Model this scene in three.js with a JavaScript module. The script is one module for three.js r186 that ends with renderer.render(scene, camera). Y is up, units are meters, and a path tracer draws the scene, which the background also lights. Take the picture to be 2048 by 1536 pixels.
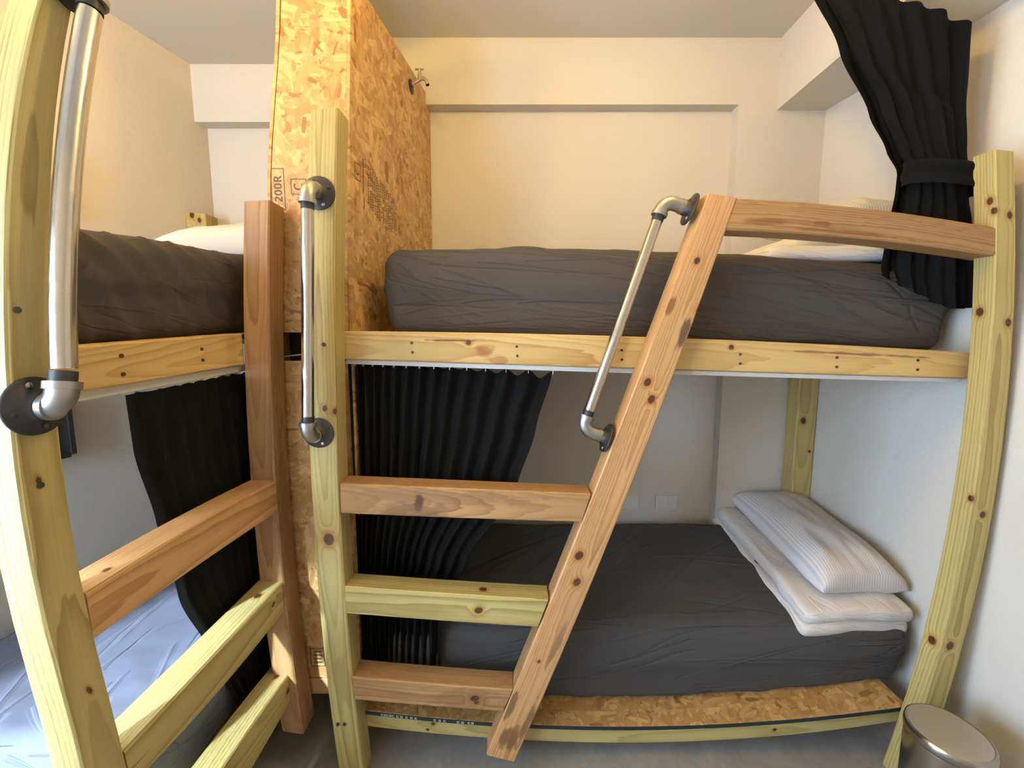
import * as THREE from 'three';
import { RoundedBoxGeometry } from 'three/addons/geometries/RoundedBoxGeometry.js';
import { mergeGeometries } from 'three/addons/utils/BufferGeometryUtils.js';

// ---------------------------------------------------------------- camera, sky, lights, exposure
const scene = new THREE.Scene();
const camera = new THREE.PerspectiveCamera(85.28, 2048 / 1536, 0.02, 60);
camera.position.set(0.51, 1.5, 1.2565);
camera.lookAt(0.51, 1.5 - Math.tan(0.1146), 0.2565);
scene.background = new THREE.Color().setRGB(0.62, 0.79, 1.0);          // overcast daylight outside the window
scene.backgroundIntensity = 72;
const sun = new THREE.DirectionalLight(new THREE.Color().setRGB(0.66, 0.84, 1.0), 36);   // hazy low sun through the front window
sun.position.set(-2.0, 3.6, 4.6); sun.target.position.set(-0.5, 1.1, 0.6); sun.castShadow = true; sun.shadow.radius = 5; sun.shadow.mapSize.set(2048, 2048);
Object.assign(sun.shadow.camera, { left: -3, right: 3, top: 3, bottom: -3, near: 0.5, far: 12 }); scene.add(sun, sun.target);
const WARM = new THREE.Color().setRGB(1.0, 0.64, 0.18);
const LAMPS = [
  { pos: [0.12, 2.66, 0.12], power: 1.3, label: 'warm globe lamp hanging in front of the strand board partition' },
  { pos: [0.95, 2.62, 0.32], power: 4.3, label: 'warm globe lamp hanging in front of the right bunk bed' },
  { pos: [-0.62, 2.5, 0.5], power: 4.4, label: 'warm globe lamp hanging over the left bunk bed' },
];
const renderer = new THREE.WebGLRenderer({ antialias: true });
renderer.toneMapping = THREE.LinearToneMapping;
renderer.toneMappingExposure = 0.36;
renderer.shadowMap.enabled = true;

// ---------------------------------------------------------------- helpers
function rng(seed) { let a = seed >>> 0; return () => { a = (a + 0x6D2B79F5) | 0; let t = Math.imul(a ^ (a >>> 15), 1 | a); t = (t + Math.imul(t ^ (t >>> 7), 61 | t)) ^ t; return ((t ^ (t >>> 14)) >>> 0) / 4294967296; }; }
function hash3(i, j, k) { let h = Math.imul(i, 374761393) + Math.imul(j, 668265263) + Math.imul(k, 2147483647 ^ 0x5bd1e995); h = Math.imul(h ^ (h >>> 13), 1274126177); return ((h ^ (h >>> 16)) >>> 0) / 4294967296; }
function noise3(x, y, z) {
  const i = Math.floor(x), j = Math.floor(y), k = Math.floor(z); x -= i; y -= j; z -= k;
  const f = (t) => t * t * (3 - 2 * t), u = f(x), v = f(y), w = f(z), L = (a, b, t) => a + (b - a) * t;
  return L(L(L(hash3(i, j, k), hash3(i + 1, j, k), u), L(hash3(i, j + 1, k), hash3(i + 1, j + 1, k), u), v),
    L(L(hash3(i, j, k + 1), hash3(i + 1, j, k + 1), u), L(hash3(i, j + 1, k + 1), hash3(i + 1, j + 1, k + 1), u), v), w) * 2 - 1;
}
const V = (a) => new THREE.Vector3(...a);
const clamp = (x, a, b) => Math.min(b, Math.max(a, x));
const smooth = (a, b, x) => { const t = clamp((x - a) / (b - a), 0, 1); return t * t * (3 - 2 * t); };
const lerp = (a, b, t) => a + (b - a) * t;
const used = {};
function numbered(n) { used[n] = (used[n] ?? -1) + 1; return used[n] ? `${n}_${String(used[n]).padStart(3, '0')}` : n; }
function shade(o) { o.traverse((m) => { if (m.isMesh) { m.castShadow = true; m.receiveShadow = true; } }); return o; }
function thing(name, label, category, pos = [0, 0, 0], group) {
  const o = new THREE.Group(); o.name = numbered(name); o.position.set(...pos); scene.add(o);
  o.userData = { label, category }; if (group) o.userData.group = group;
  return o;
}
function part(name, geo, mat, parent, label) {
  const m = new THREE.Mesh(geo, mat); m.name = parent === scene ? numbered(name) : name; m.castShadow = m.receiveShadow = true; parent.add(m);
  if (label) m.userData.label = label;
  return m;
}
function struct(name, geo, mat, parent = scene) { const m = part(name, geo, mat, parent); m.userData.kind = 'structure'; return m; }
function box(x0, x1, y0, y1, z0, z1, r = 0) {
  const w = Math.abs(x1 - x0), h = Math.abs(y1 - y0), d = Math.abs(z1 - z0);
  const g = r ? new RoundedBoxGeometry(w, h, d, 2, r) : new THREE.BoxGeometry(w, h, d);
  g.translate((x0 + x1) / 2, (y0 + y1) / 2, (z0 + z1) / 2); return g;
}
// relative copy: geometry given in the world, moved into a thing's own frame
function rel(geo, t) { geo.translate(-t.position.x, -t.position.y, -t.position.z); return geo; }

// ---------------------------------------------------------------- materials
function dataTex(w, h, fn, srgb = true) {
  const d = new Uint8Array(w * h * 4);
  for (let y = 0; y < h; y++) for (let x = 0; x < w; x++) { const c = fn(x, y), i = (y * w + x) * 4; d[i] = clamp(c[0], 0, 255); d[i + 1] = clamp(c[1], 0, 255); d[i + 2] = clamp(c[2], 0, 255); d[i + 3] = 255; }
  const t = new THREE.DataTexture(d, w, h); if (srgb) t.colorSpace = THREE.SRGBColorSpace;
  t.magFilter = THREE.LinearFilter; t.minFilter = THREE.LinearMipmapLinearFilter; t.generateMipmaps = true; t.wrapS = t.wrapT = THREE.RepeatWrapping; t.needsUpdate = true; return t;
}
const WOOD = {
  green: { base: [194, 178, 118], late: [148, 128, 72], spacing: 0.0085 },
  yellow: { base: [212, 182, 122], late: [178, 138, 78], spacing: 0.006 },
  orange: { base: [206, 162, 112], late: [160, 110, 64], spacing: 0.0065 },
  brown: { base: [174, 134, 90], late: [124, 86, 52], spacing: 0.005 },
};
// timber sawn from a log: growth rings cut by the four faces; u runs round the section, v along the length
function woodMaterial(kind, seed, w, d, L, knots = [], stains = []) {
  const k = WOOD[kind], R = rng(seed), W = 192, H = Math.min(1024, Math.max(192, Math.round(L * 480)));
  const cx = w * (0.2 + 0.6 * R()), cy = d * 0.5 + (R() < 0.5 ? -1 : 1) * (0.05 + 0.06 * R()), tx = (R() - 0.5) * 0.03, ty = (R() - 0.5) * 0.05, per = 2 * (w + d), o = seed * 7.13;
  const kn = knots.map((q) => { const [x, y] = [[q.x, 0], [w, q.x], [w - q.x, d], [0, d - q.x]][q.f ?? 0]; return { x, y, t: q.t, r: q.r }; });
  const t = dataTex(W, H, (ix, iy) => {
    const s = (ix / W) * per, tt = (iy / H) * L; let X, Y;
    if (s < w) { X = s; Y = 0; } else if (s < w + d) { X = w; Y = s - w; } else if (s < 2 * w + d) { X = w - (s - w - d); Y = d; } else { X = 0; Y = d - (s - 2 * w - d); }
    let r = Math.hypot(X - cx - tx * tt - 0.008 * noise3(tt * 2.2, o, 1), Y - cy - ty * tt - 0.012 * noise3(tt * 1.6, o, 5));
    r += 0.0022 * noise3(X * 30, Y * 30, tt * 5 + o) + 0.0006 * noise3(X * 160, Y * 160, tt * 14 + o);
    let dark = 0, halo = 0;
    for (const q of kn) { const e = Math.hypot(X - q.x, Y - q.y, (tt - q.t) * 0.8) / q.r; r += q.r * 0.9 * Math.exp(-e * e * 0.35); dark = Math.max(dark, 1 - smooth(0.75, 1.1, e)); halo = Math.max(halo, 1 - smooth(0.9, 2.2, e)); }
    const f = r / k.spacing + 40, fr = f - Math.floor(f), year = hash3(Math.floor(f), seed, 3);
    const late = Math.pow(fr, 2.2) * (1 - smooth(0.93, 1, fr)) * (0.45 + 0.75 * year);
    const fib = 0.03 * noise3(s * 900, tt * 6, o) + 0.02 * noise3(s * 2400, tt * 20, o);
    const tone = 1 + fib + 0.05 * noise3(s * 14, tt * 1.7, o + 9);
    const c = [0, 1, 2].map((i) => lerp(k.base[i], k.late[i], clamp(late, 0, 1)) * tone * lerp(1, [0.93, 0.82, 0.7][i], halo));
    for (const q of stains) {
      const sx = ((s - q.x) / q.rx), st = ((tt - q.t) / q.rt), n = noise3(s * 60, tt * 22, o + 3) * 0.5 + noise3(s * 200, tt * 60, o) * 0.25;
      const m = (1 - smooth(0.55, 1.15, Math.hypot(sx, st) + n)) * (q.a ?? 0.6); for (let i = 0; i < 3; i++) c[i] = lerp(c[i], (q.c ?? [70, 52, 38])[i], m);
    }
    if (dark) { const g = 0.8 + 0.25 * noise3(X * 300, Y * 300, tt * 300); for (let i = 0; i < 3; i++) c[i] = lerp(c[i], [88, 48, 30][i] * g, dark * 0.93); }
    return c;
  });
  return new THREE.MeshPhysicalMaterial({ map: t, bumpMap: t, bumpScale: 0.0006, roughness: 0.5, clearcoat: 0.12, clearcoatRoughness: 0.45, specularIntensity: 0.6 });
}
function osbTexture(wm, hm, px, seed, draw) {
  const c = document.createElement('canvas'); c.width = Math.round(wm * px); c.height = Math.round(hm * px);
  const g = c.getContext('2d'), R = rng(seed); g.fillStyle = '#ac8044'; g.fillRect(0, 0, c.width, c.height);
  const n = Math.round(wm * hm * 3600);
  for (let i = 0; i < n; i++) {
    const l = (0.03 + 0.10 * R() * R()) * px, w = (0.008 + 0.022 * R()) * px, a = (R() < 0.7 ? 0.9 : -0.7) + (R() - 0.5) * 2.2;
    const q = R(), b = q < 0.04 ? [136, 88, 44] : q < 0.25 ? [172, 128, 74] : q < 0.68 ? [188, 148, 92] : [206, 170, 114], v = 0.92 + 0.14 * R();
    g.save(); g.translate(R() * c.width, R() * c.height); g.rotate(a); g.globalAlpha = 0.82;
    const path = () => { g.beginPath(); g.moveTo(-l / 2, -w * (0.2 + 0.3 * R())); g.lineTo(-l * 0.2, -w / 2); g.lineTo(l / 2, -w * (0.1 + 0.3 * R())); g.lineTo(l * 0.46, w * 0.3); g.lineTo(0, w / 2); g.lineTo(-l * 0.48, w * 0.35); g.closePath(); };
    path(); g.fillStyle = `rgb(${b.map((x) => Math.round(x * v)).join()})`; g.fill();
    g.globalAlpha = 0.13; g.strokeStyle = '#8a5a26'; g.lineWidth = Math.max(1, px * 0.0008); g.stroke();
    for (let j = 0; j < 2; j++) { const yy = (R() - 0.5) * w * 0.7; g.globalAlpha = 0.14; g.beginPath(); g.moveTo(-l * 0.42, yy); g.lineTo(l * 0.42, yy + (R() - 0.5) * w * 0.2); g.stroke(); }
    g.restore();
  }
  for (let i = 0; i < wm * hm * 230; i++) { const l = (0.008 + 0.025 * R()) * px, w = (0.002 + 0.005 * R()) * px; g.save(); g.translate(R() * c.width, R() * c.height); g.rotate((R() - 0.5) * 3); g.globalAlpha = 0.55; g.fillStyle = '#70431a'; g.beginPath(); g.ellipse(0, 0, l / 2, w / 2, 0, 0, 7); g.fill(); g.restore(); }
  if (draw) { g.globalAlpha = 1; draw(g, px, c); }
  const t = new THREE.CanvasTexture(c); t.colorSpace = THREE.SRGBColorSpace; t.wrapS = t.wrapT = THREE.RepeatWrapping; return t;
}
const osbMat = (t) => new THREE.MeshPhysicalMaterial({ map: t, bumpMap: t, bumpScale: 0.0012, roughness: 0.5, clearcoat: 0.15, clearcoatRoughness: 0.4 });
const paintBump = dataTex(256, 256, (x, y) => { const n = 128 + 60 * noise3(x / 3, y / 3, 1) + 50 * noise3(x / 9, y / 9, 7); return [n, n, n]; }, false); paintBump.repeat.set(3, 3);
const M = {
  wall: new THREE.MeshStandardMaterial({ color: new THREE.Color().setRGB(0.74, 0.72, 0.68), roughness: 0.75, bumpMap: paintBump, bumpScale: 0.0006 }),
  ceiling: new THREE.MeshStandardMaterial({ color: new THREE.Color().setRGB(0.66, 0.65, 0.62), roughness: 0.9 }),
  floor: new THREE.MeshStandardMaterial({ color: new THREE.Color().setRGB(0.42, 0.41, 0.39), roughness: 0.4, map: dataTex(256, 256, (x, y) => { const n = 222 + 9 * noise3(x / 20, y / 20, 3) + 8 * noise3(x / 4, y / 4, 9); return [n, n, n]; }) }),
  white: new THREE.MeshStandardMaterial({ color: new THREE.Color().setRGB(0.82, 0.83, 0.84), roughness: 0.4 }),
  steel: new THREE.MeshStandardMaterial({ color: new THREE.Color().setRGB(0.72, 0.73, 0.74), metalness: 1, roughness: 0.3, roughnessMap: dataTex(128, 128, (x, y) => { const n = 190 + 50 * noise3(x / 5, y / 5, 2) + 40 * noise3(x / 18, y / 12, 4); return [n, n, n]; }, false) }),
  fitting: new THREE.MeshStandardMaterial({ color: new THREE.Color().setRGB(0.5, 0.51, 0.52), metalness: 1, roughness: 0.42 }),
  iron: new THREE.MeshStandardMaterial({ color: new THREE.Color().setRGB(0.05, 0.048, 0.046), metalness: 0.55, roughness: 0.45 }),
  screw: new THREE.MeshStandardMaterial({ color: new THREE.Color().setRGB(0.55, 0.55, 0.55), metalness: 1, roughness: 0.35 }),
  hole: new THREE.MeshStandardMaterial({ color: new THREE.Color().setRGB(0.05, 0.04, 0.025), roughness: 0.8 }),
  black: new THREE.MeshStandardMaterial({ color: new THREE.Color().setRGB(0.012, 0.012, 0.012), roughness: 0.85 }),
  boxBlack: new THREE.MeshStandardMaterial({ color: new THREE.Color().setRGB(0.022, 0.02, 0.018), roughness: 0.55 }),
  chrome: new THREE.MeshStandardMaterial({ color: new THREE.Color().setRGB(0.85, 0.84, 0.82), metalness: 1, roughness: 0.15 }),
  binSteel: new THREE.MeshPhysicalMaterial({ color: new THREE.Color().setRGB(0.62, 0.62, 0.62), metalness: 1, roughness: 0.22 }),
  binLid: new THREE.MeshPhysicalMaterial({ color: new THREE.Color().setRGB(0.78, 0.78, 0.77), metalness: 1, roughness: 0.5 }),
};
function clothBump(seed, strokes, w = 1024, h = 512, slant = 0.5) {
  const c = document.createElement('canvas'); c.width = w; c.height = h; const g = c.getContext('2d'), R = rng(seed);
  g.fillStyle = '#808080'; g.fillRect(0, 0, w, h); g.lineCap = 'round';
  for (let i = 0; i < strokes; i++) {
    const x = R() * w, y = R() * h, a = slant + (R() - 0.5) * 1.7, l = (0.05 + 0.28 * R()) * w, b = (R() - 0.5) * 0.5, up = R() < 0.5;
    for (let k = 0; k < 7; k++) { g.globalAlpha = 0.05 + 0.02 * (R()); g.lineWidth = (1 + k * 2.6) * (0.4 + R() * 0.8); g.strokeStyle = up ? '#fff' : '#000'; g.beginPath(); g.moveTo(x, y); g.quadraticCurveTo(x + Math.cos(a + b) * l / 2, y + Math.sin(a + b) * l / 2, x + Math.cos(a) * l, y + Math.sin(a) * l); g.stroke(); }
  }
  const t = new THREE.CanvasTexture(c); t.wrapS = t.wrapT = THREE.RepeatWrapping; return t;
}
const sheet = (rgb, seed, strokes, scale, slant) => new THREE.MeshPhysicalMaterial({ color: new THREE.Color().setRGB(...rgb), roughness: 0.88, sheen: 0.25, sheenRoughness: 0.6, sheenColor: new THREE.Color().setRGB(...rgb), bumpMap: clothBump(seed, strokes, 1024, 512, slant), bumpScale: scale });
const linen = (seed) => new THREE.MeshPhysicalMaterial({ color: new THREE.Color().setRGB(0.88, 0.88, 0.9), roughness: 0.85, sheen: 0.2, bumpMap: clothBump(seed, 90), bumpScale: 0.006 });
const stripes = dataTex(256, 32, (x) => { const s = (x % 16) < 8, n = s ? 250 : 228; return [n, n, n + 2]; });
const curtainMat = new THREE.MeshPhysicalMaterial({ color: new THREE.Color().setRGB(0.0055, 0.0056, 0.0058), roughness: 0.95, specularIntensity: 0.25, sheen: 0.05, sheenRoughness: 0.5, sheenColor: new THREE.Color().setRGB(0.02, 0.02, 0.02), side: THREE.DoubleSide });

// ---------------------------------------------------------------- builders
function curve(pts, n) {
  const P = pts.map(V), out = []; const c = P.length > 2 ? new THREE.CatmullRomCurve3(P, false, 'centripetal') : new THREE.LineCurve3(P[0], P[1]);
  for (let i = 0; i <= n; i++) { if (P.length === 3) { const t = i / n, q = new THREE.Vector3(); q.addScaledVector(P[0], 2 * (t - 0.5) * (t - 1)).addScaledVector(P[1], -4 * t * (t - 1)).addScaledVector(P[2], 2 * t * (t - 0.5)); out.push(q); } else out.push(c.getPoint(i / n)); }
  return out;
}
// a sawn (slightly bowed) length of timber: two edges of its front face, and the vector through its depth
function timber(A, B, depth, n = 14, ch = 0.004) {
  const a = curve(A, n), b = curve(B, n), D = V(depth), d = D.length(), dn = D.clone().normalize(); const P = [], N = [], U = [], I = [];
  const len = [0]; for (let i = 1; i <= n; i++) len.push(len[i - 1] + a[i].clone().add(b[i]).sub(a[i - 1]).sub(b[i - 1]).length() / 2);
  const flip = b[0].clone().sub(a[0]).cross(a[n].clone().sub(a[0])).dot(D) > 0;
  const rings = a.map((p, i) => {
    const w = b[i].clone().sub(p), wl = w.length(), wn = w.normalize(), q = (x, y) => p.clone().addScaledVector(wn, x).addScaledVector(dn, y), per = 2 * (wl + d), c = ch;
    return { wl, pts: [q(c, 0), q(wl - c, 0), q(wl, c), q(wl, d - c), q(wl - c, d), q(c, d), q(0, d - c), q(0, c)], us: [c, wl - c, wl + c, wl + d - c, wl + d + c, 2 * wl + d - c, 2 * wl + d + c, per - c].map((x) => x / per) };
  });
  const total = len[n];
  for (let k = 0; k < 8; k++) {
    const base = P.length / 3, j = (k + 1) % 8;
    for (let i = 0; i <= n; i++) for (const m of [k, j]) { P.push(...rings[i].pts[m].toArray()); U.push(m === 0 && k === 7 ? 1 : rings[i].us[m], len[i] / total); }
    for (let i = 0; i < n; i++) { const o = base + 2 * i, f = flip ? [0, 1, 2, 1, 3, 2] : [0, 2, 1, 1, 2, 3]; I.push(...f.map((x) => o + x)); }
  }
  for (const e of [0, n]) {
    const base = P.length / 3, r = rings[e]; for (let m = 0; m < 8; m++) { P.push(...r.pts[m].toArray()); U.push(0.02 + 0.1 * ((m * 3) % 8) / 8, e ? 0.985 : 0.015); }
    for (let m = 1; m < 7; m++) I.push(...((e === 0) === flip ? [base, base + m + 1, base + m] : [base, base + m, base + m + 1]));
  }
  const g = new THREE.BufferGeometry(); g.setAttribute('position', new THREE.Float32BufferAttribute(P, 3)); g.setAttribute('uv', new THREE.Float32BufferAttribute(U, 2)); g.setIndex(I); g.computeVertexNormals();
  return Object.assign(g, { userData: { w: rings[0].wl, d, L: total } });
}
let woodSeed = 11;
function plank(name, kind, A, B, depth, parent, opt = {}) {
  const g = timber(A, B, depth, opt.n ?? 14, opt.ch), { w, d, L } = g.userData;
  return part(name, g, opt.mat ?? woodMaterial(kind, opt.seed ?? woodSeed++, w, d, L, opt.knots, opt.stains), parent, opt.label);
}
function along(g, dir, at) { const q = new THREE.Quaternion().setFromUnitVectors(new THREE.Vector3(0, 1, 0), V(dir).normalize()); g.applyQuaternion(q); g.translate(...at); return g; }
function screws(parent, list, dir = [0, 0, 1], r = 0.0045) { for (const p of list) part('screw', along(new THREE.CylinderGeometry(r, r, 0.004, 10), dir, p), M.hole, parent); }
// pipe grab rail: two flanges on the wood, an elbow on each, a galvanised pipe between
function grabHandle(parent, f1, f2, normal, reach, bow = [0, 0, 0]) {
  const h = new THREE.Group(); h.name = 'grab_handle'; parent.add(h); h.userData.label = 'galvanised pipe grab handle';
  const n = V(normal).normalize(), F = [V(f1), V(f2)], ax = F[1].clone().sub(F[0]).normalize();
  const E = F.map((f) => f.clone().addScaledVector(n, reach));
  F.forEach((f, i) => {
    const s = i ? -1 : 1, dir = ax.clone().multiplyScalar(s);
    const pr = [[0, 0], [0.046, 0], [0.047, 0.002], [0.046, 0.007], [0.024, 0.009], [0.0225, 0.022], [0.017, 0.022], [0, 0.022]].map(([x, y]) => new THREE.Vector2(x, y));
    part('flange', along(new THREE.LatheGeometry(pr, 36), n.toArray(), f.toArray()), M.iron, h, 'black iron pipe flange');
    const up = ax.clone().cross(n).normalize();
    for (let k = 0; k < 4; k++) { const a = Math.PI / 4 + k * Math.PI / 2 + 0.35, p = f.clone().addScaledVector(n, 0.0085).addScaledVector(ax, Math.cos(a) * 0.035).addScaledVector(up, Math.sin(a) * 0.035); part('flange_screw', along(new THREE.SphereGeometry(0.0055, 10, 6).scale(1, 0.5, 1), n.toArray(), p.toArray()), k % 3 ? M.hole : M.screw, h); }
    // elbow: quarter bend with collars
    const c0 = f.clone().addScaledVector(n, 0.02), R = reach - 0.02 < 0.034 ? reach - 0.02 : 0.034, pts = [c0, f.clone().addScaledVector(n, reach - R)];
    for (let t = 1; t <= 6; t++) { const a = (t / 6) * Math.PI / 2; pts.push(f.clone().addScaledVector(n, reach - R + R * Math.sin(a)).addScaledVector(dir, R - R * Math.cos(a))); }
    pts.push(f.clone().addScaledVector(n, reach).addScaledVector(dir, R + 0.012));
    const tube = new THREE.TubeGeometry(new THREE.CatmullRomCurve3(pts, false, 'centripetal'), 30, 0.0205, 18);
    const end = f.clone().addScaledVector(n, reach).addScaledVector(dir, R + 0.008), st = f.clone().addScaledVector(n, 0.03);
    const col = along(new THREE.CylinderGeometry(0.0235, 0.0235, 0.012, 24).translate(0, 0, 0), dir.toArray(), end.toArray()), col2 = along(new THREE.CylinderGeometry(0.0225, 0.0225, 0.01, 24), n.toArray(), st.toArray());
    part('elbow', mergeGeometries([tube, col, col2].map((q) => { const x = q.toNonIndexed(); return x; })), M.fitting, h);
    part('thread', along(new THREE.CylinderGeometry(0.0175, 0.0175, 0.022, 20), dir.toArray(), f.clone().addScaledVector(n, reach).addScaledVector(dir, R + 0.02).toArray()), M.iron, h);
  });
  const a = E[0].clone().addScaledVector(ax, 0.06), b = E[1].clone().addScaledVector(ax, -0.06);
  const mid = a.clone().add(b).multiplyScalar(0.5).addScaledVector(V(bow), 2);
  part('pipe', new THREE.TubeGeometry(new THREE.QuadraticBezierCurve3(a, mid, b), 40, 0.0168, 24), M.steel, h);
}
// normals shared by all corners at the same place, so that seams between uv islands do not show
function smoothNormals(g) {
  g.computeVertexNormals(); const p = g.attributes.position, n = g.attributes.normal, m = new Map(), key = (i) => [p.getX(i), p.getY(i), p.getZ(i)].map((x) => Math.round(x * 2e4)).join();
  for (let i = 0; i < p.count; i++) { const k = key(i), a = m.get(k) ?? [0, 0, 0]; a[0] += n.getX(i); a[1] += n.getY(i); a[2] += n.getZ(i); m.set(k, a); }
  for (let i = 0; i < p.count; i++) { const a = m.get(key(i)), l = Math.hypot(...a) || 1; n.setXYZ(i, a[0] / l, a[1] / l, a[2] / l); }
  return g;
}
// mattress in a fitted sheet: rounded block whose top and underside follow height functions
function mattress(x0, x1, z0, z1, top, bot, fold, side, seg = [110, 18, 46], r = 0.055) {
  const L = x1 - x0, D = z1 - z0, Hm = top((x0 + x1) / 2, (z0 + z1) / 2) - bot((x0 + x1) / 2, (z0 + z1) / 2);
  const g = new THREE.BoxGeometry(L, Hm, D, ...seg), p = g.attributes.position, q = new THREE.Vector3(), c = new THREE.Vector3();
  const cluster = (v, h) => { const t = v / h; return h * Math.sign(t) * (1 - Math.pow(Math.max(0, 1 - Math.abs(t)), 1.5)); };
  for (let i = 0; i < p.count; i++) {
    q.set(cluster(p.getX(i), L / 2), cluster(p.getY(i), Hm / 2), cluster(p.getZ(i), D / 2));
    c.set(clamp(q.x, -L / 2 + r, L / 2 - r), clamp(q.y, -Hm / 2 + r * 0.6, Hm / 2 - r), clamp(q.z, -D / 2 + r, D / 2 - r));
    const n = q.clone().sub(c); if (n.lengthSq() > 1e-9) { n.normalize(); q.copy(c).addScaledVector(n, q.y < 0 ? r * 0.8 : r); } 
    const Zs = q.z + (z0 + z1) / 2, [xa, xb] = side ? side(Zs) : [x0, x1];
    const X = lerp(xa, xb, q.x / L + 0.5), Z = q.z + (z0 + z1) / 2, f = q.y / Hm + 0.5;
    const b = bot(X, Z), t = top(X, Z), bulge = 0.012 * Math.sin(Math.PI * clamp(f, 0, 1));
    const ww = fold ? fold(X, f, Z, n) : 0;
    p.setXYZ(i, X + n.x * (bulge + ww), lerp(b, t, f) + n.y * ww, Z + n.z * (bulge + ww));
  }
  return smoothNormals(g);
}
function pillowGeo(w, d, h, seed, flat = 0.45, n = 44) {
  const P = [], U = [], I = [];
  for (const s of [1, -1]) {
    const base = P.length / 3;
    for (let j = 0; j <= n; j++) for (let i = 0; i <= n; i++) {
      const u = (i / n) * 2 - 1, v = (j / n) * 2 - 1, e = Math.pow(Math.max(0, 1 - Math.pow(Math.abs(u), 3)), 0.42) * Math.pow(Math.max(0, 1 - Math.pow(Math.abs(v), 3.4)), 0.36);
      const x = u * w / 2 * (1 - 0.05 * Math.cos(v * Math.PI / 2)), z = v * d / 2 * (1 - 0.05 * Math.cos(u * Math.PI / 2));
      const wr = 0.05 * noise3(u * 3 + seed, v * 3, 2) + 0.035 * noise3(u * 7, v * 2.5 + seed, 5) * (0.4 + Math.abs(u * v));
      P.push(x, s * h * (s > 0 ? 1 : flat) * e * (1 + wr * 2), z); U.push((u + 1) / 2, (v + 1) / 2);
    }
    for (let j = 0; j < n; j++) for (let i = 0; i < n; i++) { const o = base + j * (n + 1) + i; I.push(...(s > 0 ? [o, o + n + 1, o + 1, o + 1, o + n + 1, o + n + 2] : [o, o + 1, o + n + 1, o + 1, o + n + 2, o + n + 1])); }
  }
  const g = new THREE.BufferGeometry(); g.setAttribute('position', new THREE.Float32BufferAttribute(P, 3)); g.setAttribute('uv', new THREE.Float32BufferAttribute(U, 2)); g.setIndex(I); return smoothNormals(g);
}
// hanging cloth: point(u, v) gives the mean surface, pleat(u, v) the displacement along the normal direction given
function cloth(point, pleat, nrm, nu, nv) {
  const P = [], U = [], I = [], n = V(nrm);
  for (let j = 0; j <= nv; j++) for (let i = 0; i <= nu; i++) { const u = i / nu, v = j / nv, q = point(u, v), d = pleat(u, v); P.push(q[0] + n.x * d, q[1] + n.y * d, q[2] + n.z * d); U.push(u * 2, v); }
  for (let j = 0; j < nv; j++) for (let i = 0; i < nu; i++) { const o = j * (nu + 1) + i; I.push(o, o + nu + 1, o + 1, o + 1, o + nu + 1, o + nu + 2); }
  const g = new THREE.BufferGeometry(); g.setAttribute('position', new THREE.Float32BufferAttribute(P, 3)); g.setAttribute('uv', new THREE.Float32BufferAttribute(U, 2)); g.setIndex(I); g.computeVertexNormals(); return g;
}
const table = (rows) => (v) => { let i = 0; while (i < rows.length - 2 && v > rows[i + 1][0]) i++; const a = rows[i], b = rows[i + 1], t = clamp((v - a[0]) / (b[0] - a[0]), 0, 1), s = t * t * (3 - 2 * t) * 0.5 + t * 0.5; return a.map((x, k) => (k ? lerp(x, b[k], s) : v)); };

// ---------------------------------------------------------------- the room
const wallX = (z) => -0.93 - 0.257 * (z + 0.84);                      // the left wall runs slightly askew
const zBack = -0.84, zFront = 1.85, yTop = 2.83, yLow = 2.72;
function slab(pts, y0, y1) { // horizontal polygon (x,z) with thickness
  const s = new THREE.Shape(pts.map(([x, z]) => new THREE.Vector2(x, -z))); const g = new THREE.ExtrudeGeometry(s, { depth: y1 - y0, bevelEnabled: false }); g.rotateX(-Math.PI / 2); g.translate(0, y0, 0); return g;
}
struct('floor', slab([[-2.2, -1.1], [2.4, -1.1], [2.4, 2.05], [-2.2, 2.05]], -0.1, 0), M.floor);
const ceil = struct('ceiling', slab([[-0.1, -1.1], [2.4, -1.1], [2.4, 2.05], [-0.1, 2.05]], yTop, yTop + 0.12), M.ceiling);
struct('ceiling_soffit', slab([[-2.2, -1.1], [-0.1, -1.1], [-0.1, 2.05], [-2.2, 2.05]], yLow, yTop + 0.12), M.ceiling, ceil);
const wb = struct('wall_back', box(-2.2, 2.4, 0, yTop, zBack - 0.2, zBack), M.wall);
struct('beam', box(-0.1, 2.4, 2.55, yTop, zBack, -0.78, 0), M.wall, wb);
struct('soffit_beam', box(-1.2, -0.1, 2.475, yLow, zBack, -0.78, 0), M.wall, wb);
struct('pillar', box(1.545, 2.4, 0, 2.55, zBack, -0.78, 0), M.wall, wb);
const wl = (za, zb, y0, y1) => slab([[wallX(za), za], [wallX(zb), zb], [wallX(zb) - 0.15, zb], [wallX(za) - 0.15, za]].reverse(), y0, y1);
const winZ = [0.5, 1.8], winY = [0.3, 2.1];
struct('wall_left', mergeGeometries([wl(-0.9, winZ[0], 0, yTop), wl(winZ[1], zFront + 0.15, 0, yTop), wl(...winZ, 0, winY[0]), wl(...winZ, winY[1], yTop)]), M.wall);
const glass = new THREE.MeshPhysicalMaterial({ color: 0xffffff, transmission: 1, roughness: 0.02, thickness: 0, ior: 1.45 });
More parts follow.
